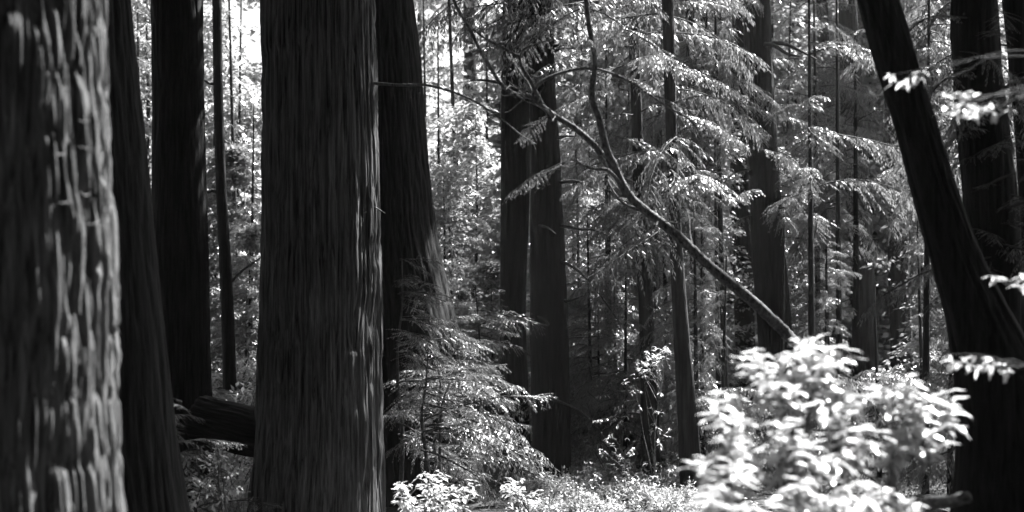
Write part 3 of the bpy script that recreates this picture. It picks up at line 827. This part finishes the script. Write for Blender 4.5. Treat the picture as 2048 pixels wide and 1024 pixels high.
# ------------------------------------------------------------------ ferns and low undergrowth
def fern_mesh(seed, n=13):
    rnd = random.Random(seed)
    P, D, N, LL, W = [], [], [], [], []
    for k in range(n):
        az = k * 2.4 + rnd.uniform(-.3, .3)
        L = rnd.uniform(.55, .95); lean = rnd.uniform(.35, .8)
        out = Vector((math.cos(az), math.sin(az), 0)); side = Vector((-math.sin(az), math.cos(az), 0))
        for i in range(30):
            s = (i + 1) / 30
            p = out * (L * s * lean * (1 + .4 * s)) + Vector((0, 0, L * (1.25 * s - .85 * s * s * (lean + .35))))
            t = (out * lean * (1 + .8 * s) + Vector((0, 0, 1.25 - 1.7 * s * (lean + .35)))).normalized()
            l = .15 * math.sin(PI * (.1 + .88 * s)) ** .8 + .01
            for sd_ in (-1, 1):
                P.append(p); D.append(side * sd_ + t * .35 + Vector((0, 0, -.15))); N.append(t.cross(side) * -1)
                LL.append(l * rnd.uniform(.85, 1.1)); W.append(.026)
    v, q = blades(P, D, N, LL, W, .05)
    return mesh_np('fronds', v, q, mats=[M_fern])
def litter():
    g = np.random.default_rng(12)
    m = 26000
    y = 7 + 30 * g.uniform(0, 1, m) ** 1.3; x = (g.uniform(-.42, .42, m)) * y
    z = np.array([ground(a, b) for a, b in zip(x, y)]) + g.uniform(0, .03, m)
    P = np.stack([x, y, z], 1)
    a = g.uniform(0, 2 * PI, m)
    D = np.stack([np.cos(a), np.sin(a), g.uniform(-.1, .35, m)], 1)
    N = g.normal(size=(m, 3)) * .3 + np.array([0, 0, 1.0])
    L = g.uniform(.05, .22, m)
    tw = g.uniform(0, 1, m) < .25
    W = np.where(tw, .012, L * .3); L = np.where(tw, L * 3.2, L)
    v, q = blades(P, D, N, L, W, .1)
    tag(link('leaf_litter', mesh_np('leaf_litter', v, q, mats=[M_litter])), 'fallen twigs and dead sprays covering the forest floor', 'litter', kind='stuff')
M_litter = leaf_mat('dead_litter', .015, .12, .1, .02, .7)
litter()
FERN = [fern_mesh(s) for s in range(3)]
fern_labels = {}
rf = random.Random(31)
k = 0
while k < 26:
    Y = rf.uniform(17, 32)
    px = rf.uniform(380, 1960)
    if 500 < px < 780 and Y > 14: continue
    x = (px - 1024) / F * Y
    o = link('sword_fern', FERN[k % 3])
    o.location = (x, Y, ground(x, Y) - .02)
    o.rotation_euler = (rf.uniform(-.1, .1), rf.uniform(-.1, .1), rf.uniform(0, 6.28))
    s = rf.uniform(.5, .85); o.scale = (s, s, s)
    tag(o, ('small' if s < .68 else 'large') + ' sword fern ' + zone(px), 'fern', 'sword ferns of the undergrowth')
    k += 1

# ------------------------------------------------------------------ young redwoods filling the middle distance
rm = random.Random(55)
def young(px, Y, top_py, label, group=None, n=34, low_py=900, bs=.8, meshes=BOUGH):
    x = (px - 1024) / F * Y
    gz = ground(x, Y)
    zt = z_of(top_py, Y)
    t = tag(empty('young_redwood', (x, Y, gz)), label, 'tree', group)
    lean = rm.uniform(-.03, .03)
    pts = [Vector((x + lean * (zt - gz) * k / 6, Y, gz - .1 + (zt - gz) * k / 6)) for k in range(7)]
    link('trunk', tubes_mesh('trunk', [tube_geo(pts, [(.012 * min(zt - gz, 3) + .004 * max(0, zt - gz - 3)) * (1.05 - k / 6) + .01 for k in range(7)], 8, 3, .04, int(px))], M_bark_far, (x, Y, gz)), t)
    z0 = max(gz + .3, z_of(low_py, Y))
    for i in range(n):
        f = (i + rm.random()) / n
        z = z0 + (zt - z0) * f
        az = rm.uniform(0, 2 * PI)
        s = bs * (1.0 - .7 * f ** 1.5) * rm.uniform(.6, 1.15)
        add_bough(t, Vector((x + lean * (z - gz), Y, z)), az, s, meshes, rm.uniform(-.15, .35), rm.uniform(-.3, .3))
    return t
YG = 'young redwoods filling the middle distance'
YL = 'young leafy redwood lost among its like in the middle distance'
for (px, Y, tp) in [(1165, 29, 250), (1215, 27.5, 60), (1240, 32, -60), (1180, 34, 120), (1300, 31, -100), (1150, 38, -80), (1410, 31, -60), (1440, 26, 120), (1320, 37, 20),
                    (1395, 24.5, 330), (1235, 27, 480), (1200, 26.5, 600), (1620, 34, 260), (1660, 29, 330), (1560, 38, -80), (1850, 30, 200), (1760, 27, 560), (1880, 33, -50),
                    (1960, 30, -60), (2030, 24, 100), (880, 36, 20), (910, 31, 330), (975, 42, -60), (860, 44, -100), (1340, 27, 200), (1480, 40, -60), (1430, 44, -120), (1270, 43, -100), (1700, 45, -60), (1820, 46, -100),
                    (1900, 22, 420), (1560, 24, 420), (1250, 27, 760), (1420, 29, 640), (1330, 30, 700), (1160, 30, 740)]:
    young(px, Y, tp, ('tall' if tp < 100 else 'low') + (' nearer' if Y < 30 else ' farther') + ' young redwood ' + zone(px), YG, n=int(52 + 20 * rm.random()), bs=rm.uniform(.6, .95))
for (px, Y, tp) in [(1185, 26.2, 420), (1250, 25.4, 470), (1305, 26, 560), (1440, 24.4, 500), (1220, 27, 300), (1405, 25, 380), (1650, 27, 480), (1850, 26, 430)]:
    young(px, Y, tp, 'feathery half height young redwood ' + zone(px), YG, n=46, bs=.5)
for (px, Y) in [(1455, 25.5), (1625, 26.5), (1680, 28), (1400, 27), (1850, 24), (1640, 31)]:
    young(px, Y, -140, 'overhanging tall young redwood ' + zone(px), YG, n=64, low_py=430, bs=.85)
for (px, Y, tp) in [(480, 34, -140), (275, 33, -120), (470, 36, -80), (500, 32, 200), (285, 34, -60), (440, 42, 60), (350, 40, -100), (490, 31, 560)]:
    young(px, Y, tp, ('tall' if tp < 0 else 'short') + (' nearer' if Y < 35 else ' farther') + ' young redwood ' + zone(px), 'young redwoods behind the left trunks', n=34, bs=.8)

# ------------------------------------------------------------------ far trees: leaf masses with light coming through
def far_crown(seed, H, Rr, nc, nl, ls=.2, z0=.02):
    g = np.random.default_rng(seed)
    V, Q, off = [], [], 0
    P, D, N, L, W = [], [], [], [], []
    for c in range(nc):
        f = g.uniform(z0, 1)
        rad = Rr * (1.05 - f) ** .55 * math.sqrt(g.uniform(.05, 1))
        a = g.uniform(0, 2 * PI)
        rad *= 1 + .45 * math.sin(2 * a + seed + f * 5) * math.sin(f * 17 + seed)
        cc = np.array([rad * math.cos(a), rad * math.sin(a), f * H])
        sx = g.uniform(.35, .8)
        m = int(nl * g.uniform(.5, 1.5))
        pts = g.normal(size=(m, 3)) * np.array([sx, sx, sx * .28])
        pts[:, 2] -= .25 * (pts[:, 0] ** 2 + pts[:, 1] ** 2)
        P.append(cc + pts)
        d = pts * np.array([1, 1, .3]) + g.normal(size=(m, 3)) * .5 + np.array([0, 0, -.35])
        D.append(d)
        N.append(g.normal(size=(m, 3)) * .55 + np.array([0, 0, 1.0]))
        L.append(ls * g.uniform(.6, 1.4, m))
    P = np.concatenate(P); D = np.concatenate(D); N = np.concatenate(N); L = np.concatenate(L)
    v, q = blades(P, D, N, L, L * g.uniform(.38, .66, len(L)), .1)
    return mesh_np('crown', v, q, mats=[M_far_leaf])
CROWN = [far_crown(1, 20, 3.6, 95, 80, .30), far_crown(2, 24, 3.2, 100, 80, .30), far_crown(3, 17, 4.2, 95, 80, .32), far_crown(4, 22, 3.0, 90, 85, .26, .06)]
UCROWN = [far_crown(11, 20, 4.0, 90, 120, .42), far_crown(12, 24, 3.6, 90, 120, .36), far_crown(13, 17, 4.6, 80, 130, .46), far_crown(14, 22, 3.4, 90, 110, .32)]
CH = [20, 24, 17, 22]
def low_bush(seed):
    g = np.random.default_rng(seed)
    P, D, N, L = [], [], [], []
    geos = []
    for c in range(26):
        a = g.uniform(0, 2 * PI); e = g.uniform(.15, 1.35)
        ln = g.uniform(.5, 1.25)
        d = np.array([math.cos(a) * math.cos(e), math.sin(a) * math.cos(e), math.sin(e)])
        geos.append(tube_geo([Vector((0, 0, 0)), Vector(d * ln * .5 + np.array([0, 0, .1])), Vector(d * ln)], [.012, .007, .002], 4, 2))
        m = 34
        t = g.uniform(.35, 1.05, m)[:, None]
        pts = d * ln * t + g.normal(size=(m, 3)) * .07 + np.array([0, 0, .1]) * (1 - t)
        P.append(pts); D.append(g.normal(size=(m, 3)) * .7 + d + np.array([0, 0, -.4])); N.append(g.normal(size=(m, 3)) * .4 + np.array([0, 0, 1.0]))
        L.append(g.uniform(.07, .15, m))
    P = np.concatenate(P); D = np.concatenate(D); N = np.concatenate(N); L = np.concatenate(L)
    v, q = blades(P, D, N, L, L * .42, .1)
    v2, q2 = join_geo(geos)
    return mesh_np('low_bush', np.concatenate([v, v2]), np.concatenate([q, q2 + len(v)]), mats=[M_far_leaf, M_twig], midx=np.concatenate([np.zeros(len(q)), np.ones(len(q2))]))
LOWB = [low_bush(s_) for s_ in range(40, 44)]
FTR = []
for i, H in enumerate(CH):
    g = tube_geo([Vector((0, 0, -.4)), Vector((.1, 0, H * .3)), Vector((-.1, .1, H * .65)), Vector((0, 0, H * .97))], [.20, .15, .09, .02], 10, 4, .04, i)
    FTR.append(tubes_mesh('trunk', [g], M_bark_far))
rt = random.Random(91)
def far_tree(x, Y, s, label, group):
    i = rt.randrange(4)
    t = tag(empty('far_tree', (x, Y, ground(x, Y))), label, 'tree', group)
    t.rotation_euler = (0, 0, rt.uniform(0, 6.28)); t.scale = (s, s, s)
    link('trunk', FTR[i], t); link('crown', CROWN[i], t)
FG = 'far trees closing the view'
for row, (Y, step) in enumerate([(47, 5.2), (54, 5.4), (70, 6.2)]):
    x = -Y * .46 + rt.uniform(0, step)
    while x < Y * .46:
        px = 1024 + x / Y * F
        yy = Y + rt.uniform(-3, 3)
        far_tree(x, yy, rt.uniform(.85, 1.15) * (1 + .004 * (Y - 50)), ('far' if Y < 60 else 'farthest') + ' leafy tree ' + zone(px), FG)
        x += step * rt.uniform(.7, 1.3)

UG = 'small leafy understorey trees of the middle distance'
UL = 'small leafy understorey tree filling the wood between the trunks'
def under(px, Y, s, label=UL, group=UG):
    x = (px - 1024) / F * Y
    if s <= .15:
        t = tag(link('low_bush', LOWB[rt.randrange(4)]), ('nearer' if Y < 21 else 'farther') + (' knee high' if s < .07 else ' waist high') + ' bush ' + zone(px), 'bush', group)
        t.location = (x, Y, ground(x, Y) - .03)
        t.rotation_euler = (0, 0, rt.uniform(0, 6.28)); s *= 9; t.scale = (s, s, s * rt.uniform(.7, 1.1))
        return
    if s > .15 and any(in_clear(Vector((x, Y, ground(x, Y) + h_ * 18 * s)), 2.0 * s) for h_ in (.15, .4, .65, .9)): return
    i = rt.randrange(4)
    t = tag(empty('understorey_tree', (x, Y, ground(x, Y) - .1)), ('small nearer' if Y < 35 else 'mid height' if Y < 44 else 'taller farther') + ' leafy tree ' + zone(px), 'tree', group)
    t.rotation_euler = (0, 0, rt.uniform(0, 6.28)); t.scale = (s * 1.15, s * 1.15, s)
    link('trunk', FTR[i], t); link('crown', UCROWN[i], t)
for Y, s0, st in [(27.5, .17, 110), (30, .24, 100), (33, .30, 120), (37, .34, 150), (42, .50, 160), (47, .68, 170)]:
    px = 870 + rt.uniform(0, st)
    while px < 2000:
        if (Y > 31 or px < 1440) and not (px < 1000 and Y > 40) and not (Y < 40 and rt.random() < .3): under(px, Y + rt.uniform(-1.2, 1.2), s0 * rt.uniform(.75, 1.25))
        px += st * rt.uniform(.7, 1.3)
for px, Y, s in [(1175, 26.5, .13), (1215, 27, .17), (1255, 26, .12), (1345, 25.5, .13), (1430, 26, .15), (1190, 28, .2), (1400, 28, .2), (1300, 27.8, .16), (950, 27.5, .12), (1230, 24, .08), (1160, 23.5, .06), (1340, 23.8, .07)]:
    under(px, Y, s, 'low leafy thicket bush on the forest floor among slender trunks', 'low bushes between the slender trunks')
for k_ in range(54):
    Y_ = rt.uniform(18.0, 26)
    under(rt.uniform(1080, 1460), Y_, rt.uniform(.03, .065), 'knee high leafy bush on the forest floor among slender trunks', 'knee high bushes between the slender trunks')
for px, Y, s in [(445, 15.5, .07), (480, 16.5, .08), (420, 17, .08), (460, 18.5, .09), (495, 19.5, .1), (440, 20.5, .1), (470, 22, .11), (400, 16, .07), (490, 24.5, .12)]:
    under(px, Y, s, 'dim low bush by the fallen log between the left trunks', 'low bushes by the fallen log')
for px, Y, s in [(455, 33, .3), (500, 31.5, .2), (485, 38, .5), (430, 36, .45), (290, 36, .5), (480, 29.5, .12), (450, 30, .1)]:
    under(px, Y, s, 'leafy understorey tree in the bright gaps behind the left trunks', 'understorey trees behind the left trunks')

# ------------------------------------------------------------------ the unseen wood around and overhead, built to cut sky light, plus added shade clumps
def wood_and_shade_clumps():
    g = np.random.default_rng(404)
    rw = random.Random(404)
    cl = []
    trunks = []
    n = 0
    while n < 62:
        a = rw.uniform(-PI, PI); R = rw.uniform(6, 46) if n < 50 else rw.uniform(6, 16)
        x, y = R * math.sin(a), R * math.cos(a)
        if abs(a) < .46: continue
        if y > 0 and abs(x) < .40 * y + 1.5: continue
        if any((x - q[0]) ** 2 + (y - q[1]) ** 2 < 12 for q in trunks): continue
        trunks.append((x, y)); n += 1
        H = rw.uniform(20, 32)
        for c in range(80):
            f = rw.uniform(.12, 1)
            rr = 3.8 * (1.05 - f) ** .5 * math.sqrt(rw.random())
            b = rw.uniform(0, 2 * PI)
            cl.append((x + rr * math.cos(b), y + rr * math.sin(b), f * H, .8))
    # crowns of the trees in view, above the frame, and more added for shade
    for x, y in [((330 - 1024) / F * 20, 20), (-4.2, 11), (-2.2, 16), (-2, 21), (.1, 25), (-1.9, 6), (3.3, 10), (5, 13.5), (6, 17), (5.3, 29), (2.5, 24), (5, 33), (7.5, 30), (9.5, 36), (-6, 28), (9, 40), (3.2, 27.5), (-9, 24), (-8, 15), (9, 22), (12, 30), (7, 24), (10, 26), (12, 35), (14, 33), (5, 37), (15, 40), (8, 44), (12, 45), (2, 40), (-3, 38), (16, 26), (11, 18)]:
        for c in range(110):
            f = rw.random()
            zl = CZ + .30 * (y + 3) + 1.6
            zz = zl + (30 - zl) * f
            rr = 3.6 * (1.05 - f) ** .5 * math.sqrt(rw.random())
            b = rw.uniform(0, 2 * PI)
            cl.append((x + rr * math.cos(b), y + rr * math.sin(b), zz, .75))
    for p, w in SHADE:  # trunkless leaf clumps added along the sun's rays to shade each spot
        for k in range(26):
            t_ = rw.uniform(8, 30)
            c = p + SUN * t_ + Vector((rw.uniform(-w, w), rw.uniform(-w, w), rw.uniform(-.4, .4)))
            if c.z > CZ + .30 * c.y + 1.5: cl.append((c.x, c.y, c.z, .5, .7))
    P, D, N, L = [], [], [], []
    for (x, y, z, sp, *mg) in cl:
        if y > 0 and abs(x) < .40 * y + 1.2 and z < CZ + .30 * y + 1.3: continue
        if sunny(Vector((x, y, z)), mg[0] if mg else 1.35): continue
        if not mg and y > 22 and abs(x) < .5 * y and pnoise(np.array(x * .22), np.array(y * .22 + z * .15), 999, 5) > -.4: continue
        m = 74
        pts = g.normal(size=(m, 3)) * np.array([sp, sp, sp * .3])
        P.append(np.array([x, y, z]) + pts)
        D.append(pts * np.array([1, 1, .3]) + g.normal(size=(m, 3)) * .4 + np.array([0, 0, -.35]))
        N.append(g.normal(size=(m, 3)) * .4 + np.array([0, 0, 1.0]))
        L.append(g.uniform(.22, .5, m))
    P = np.concatenate(P); D = np.concatenate(D); N = np.concatenate(N); L = np.concatenate(L)
    v, q = blades(P, D, N, L, L * .36, .1)
    geos = []
    for (x, y) in trunks:
        z = ground(x, y)
        r0_ = rw.uniform(.3, .6)
        geos.append(tube_geo([Vector((x, y, z - .4)), Vector((x, y, 8)), Vector((x + .2, y, 16)), Vector((x + .2, y, 26))], [r0_, r0_ * .8, r0_ * .6, .05], 10, 3, .03, 1))
    v2, q2 = join_geo(geos)
    me = mesh_np('wood_and_shade_clumps', np.concatenate([v, v2]), np.concatenate([q, q2 + len(v)]), mats=[M_needle_dim, M_bark_far],
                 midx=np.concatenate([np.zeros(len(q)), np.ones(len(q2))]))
    tag(link('wood_and_shade_clumps', me), 'unseen redwood canopy and wood around the view, with leaf clumps added for shade', 'woods', kind='stuff')
wood_and_shade_clumps()

# ------------------------------------------------------------------ look-alikes that share a label are told apart by their order
def order_labels():
    seen = {}
    for o in COL.objects:
        if o.parent is None and 'label' in o: seen.setdefault(o['label'], []).append(o)
    for lab, os_ in seen.items():
        if len(os_) < 2: continue
        os_.sort(key=lambda o: o.location.x / max(o.location.y, .1))
        names = {2: ['left one', 'right one'], 3: ['left one', 'middle one', 'right one'], 4: ['leftmost', 'second from left', 'third from left', 'rightmost'],
                 5: ['leftmost', 'second from left', 'middle one', 'fourth from left', 'rightmost']}.get(len(os_))
        if names is None:
            names = ['leftmost', 'second from left', 'third from left', 'fourth from left', 'fifth from left', 'sixth from left', 'seventh from left', 'eighth from left', 'ninth from left', 'tenth from left', 'eleventh from left', 'twelfth from left'][:len(os_) - 1] + ['rightmost']
        for o, n_ in zip(os_, names): o['label'] = lab + ', ' + n_
order_labels()

# ------------------------------------------------------------------ haze
if HAZE > 0:
    m = bpy.data.materials.new('forest_haze'); m.use_nodes = True
    n, l = m.node_tree.nodes, m.node_tree.links
    n.clear()
    out = n.new('ShaderNodeOutputMaterial'); pv = n.new('ShaderNodeVolumePrincipled')
    pv.inputs['Color'].default_value = (.9, .9, .9, 1); pv.inputs['Density'].default_value = HAZE
    pv.inputs['Anisotropy'].default_value = .35
    l.new(pv.outputs[0], out.inputs['Volume'])
    x0, x1, y0, y1, z0, z1 = -152, 152, -32, 223, -2.5, 68
    V = [(x, y, z) for z in (z0, z1) for y in (y0, y1) for x in (x0, x1)]
    Q = [(0, 2, 3, 1), (4, 5, 7, 6), (0, 1, 5, 4), (2, 6, 7, 3), (0, 4, 6, 2), (1, 3, 7, 5)]
    tag(link('haze', mesh_np('haze', V, Q, mats=[m])), kind='stuff')
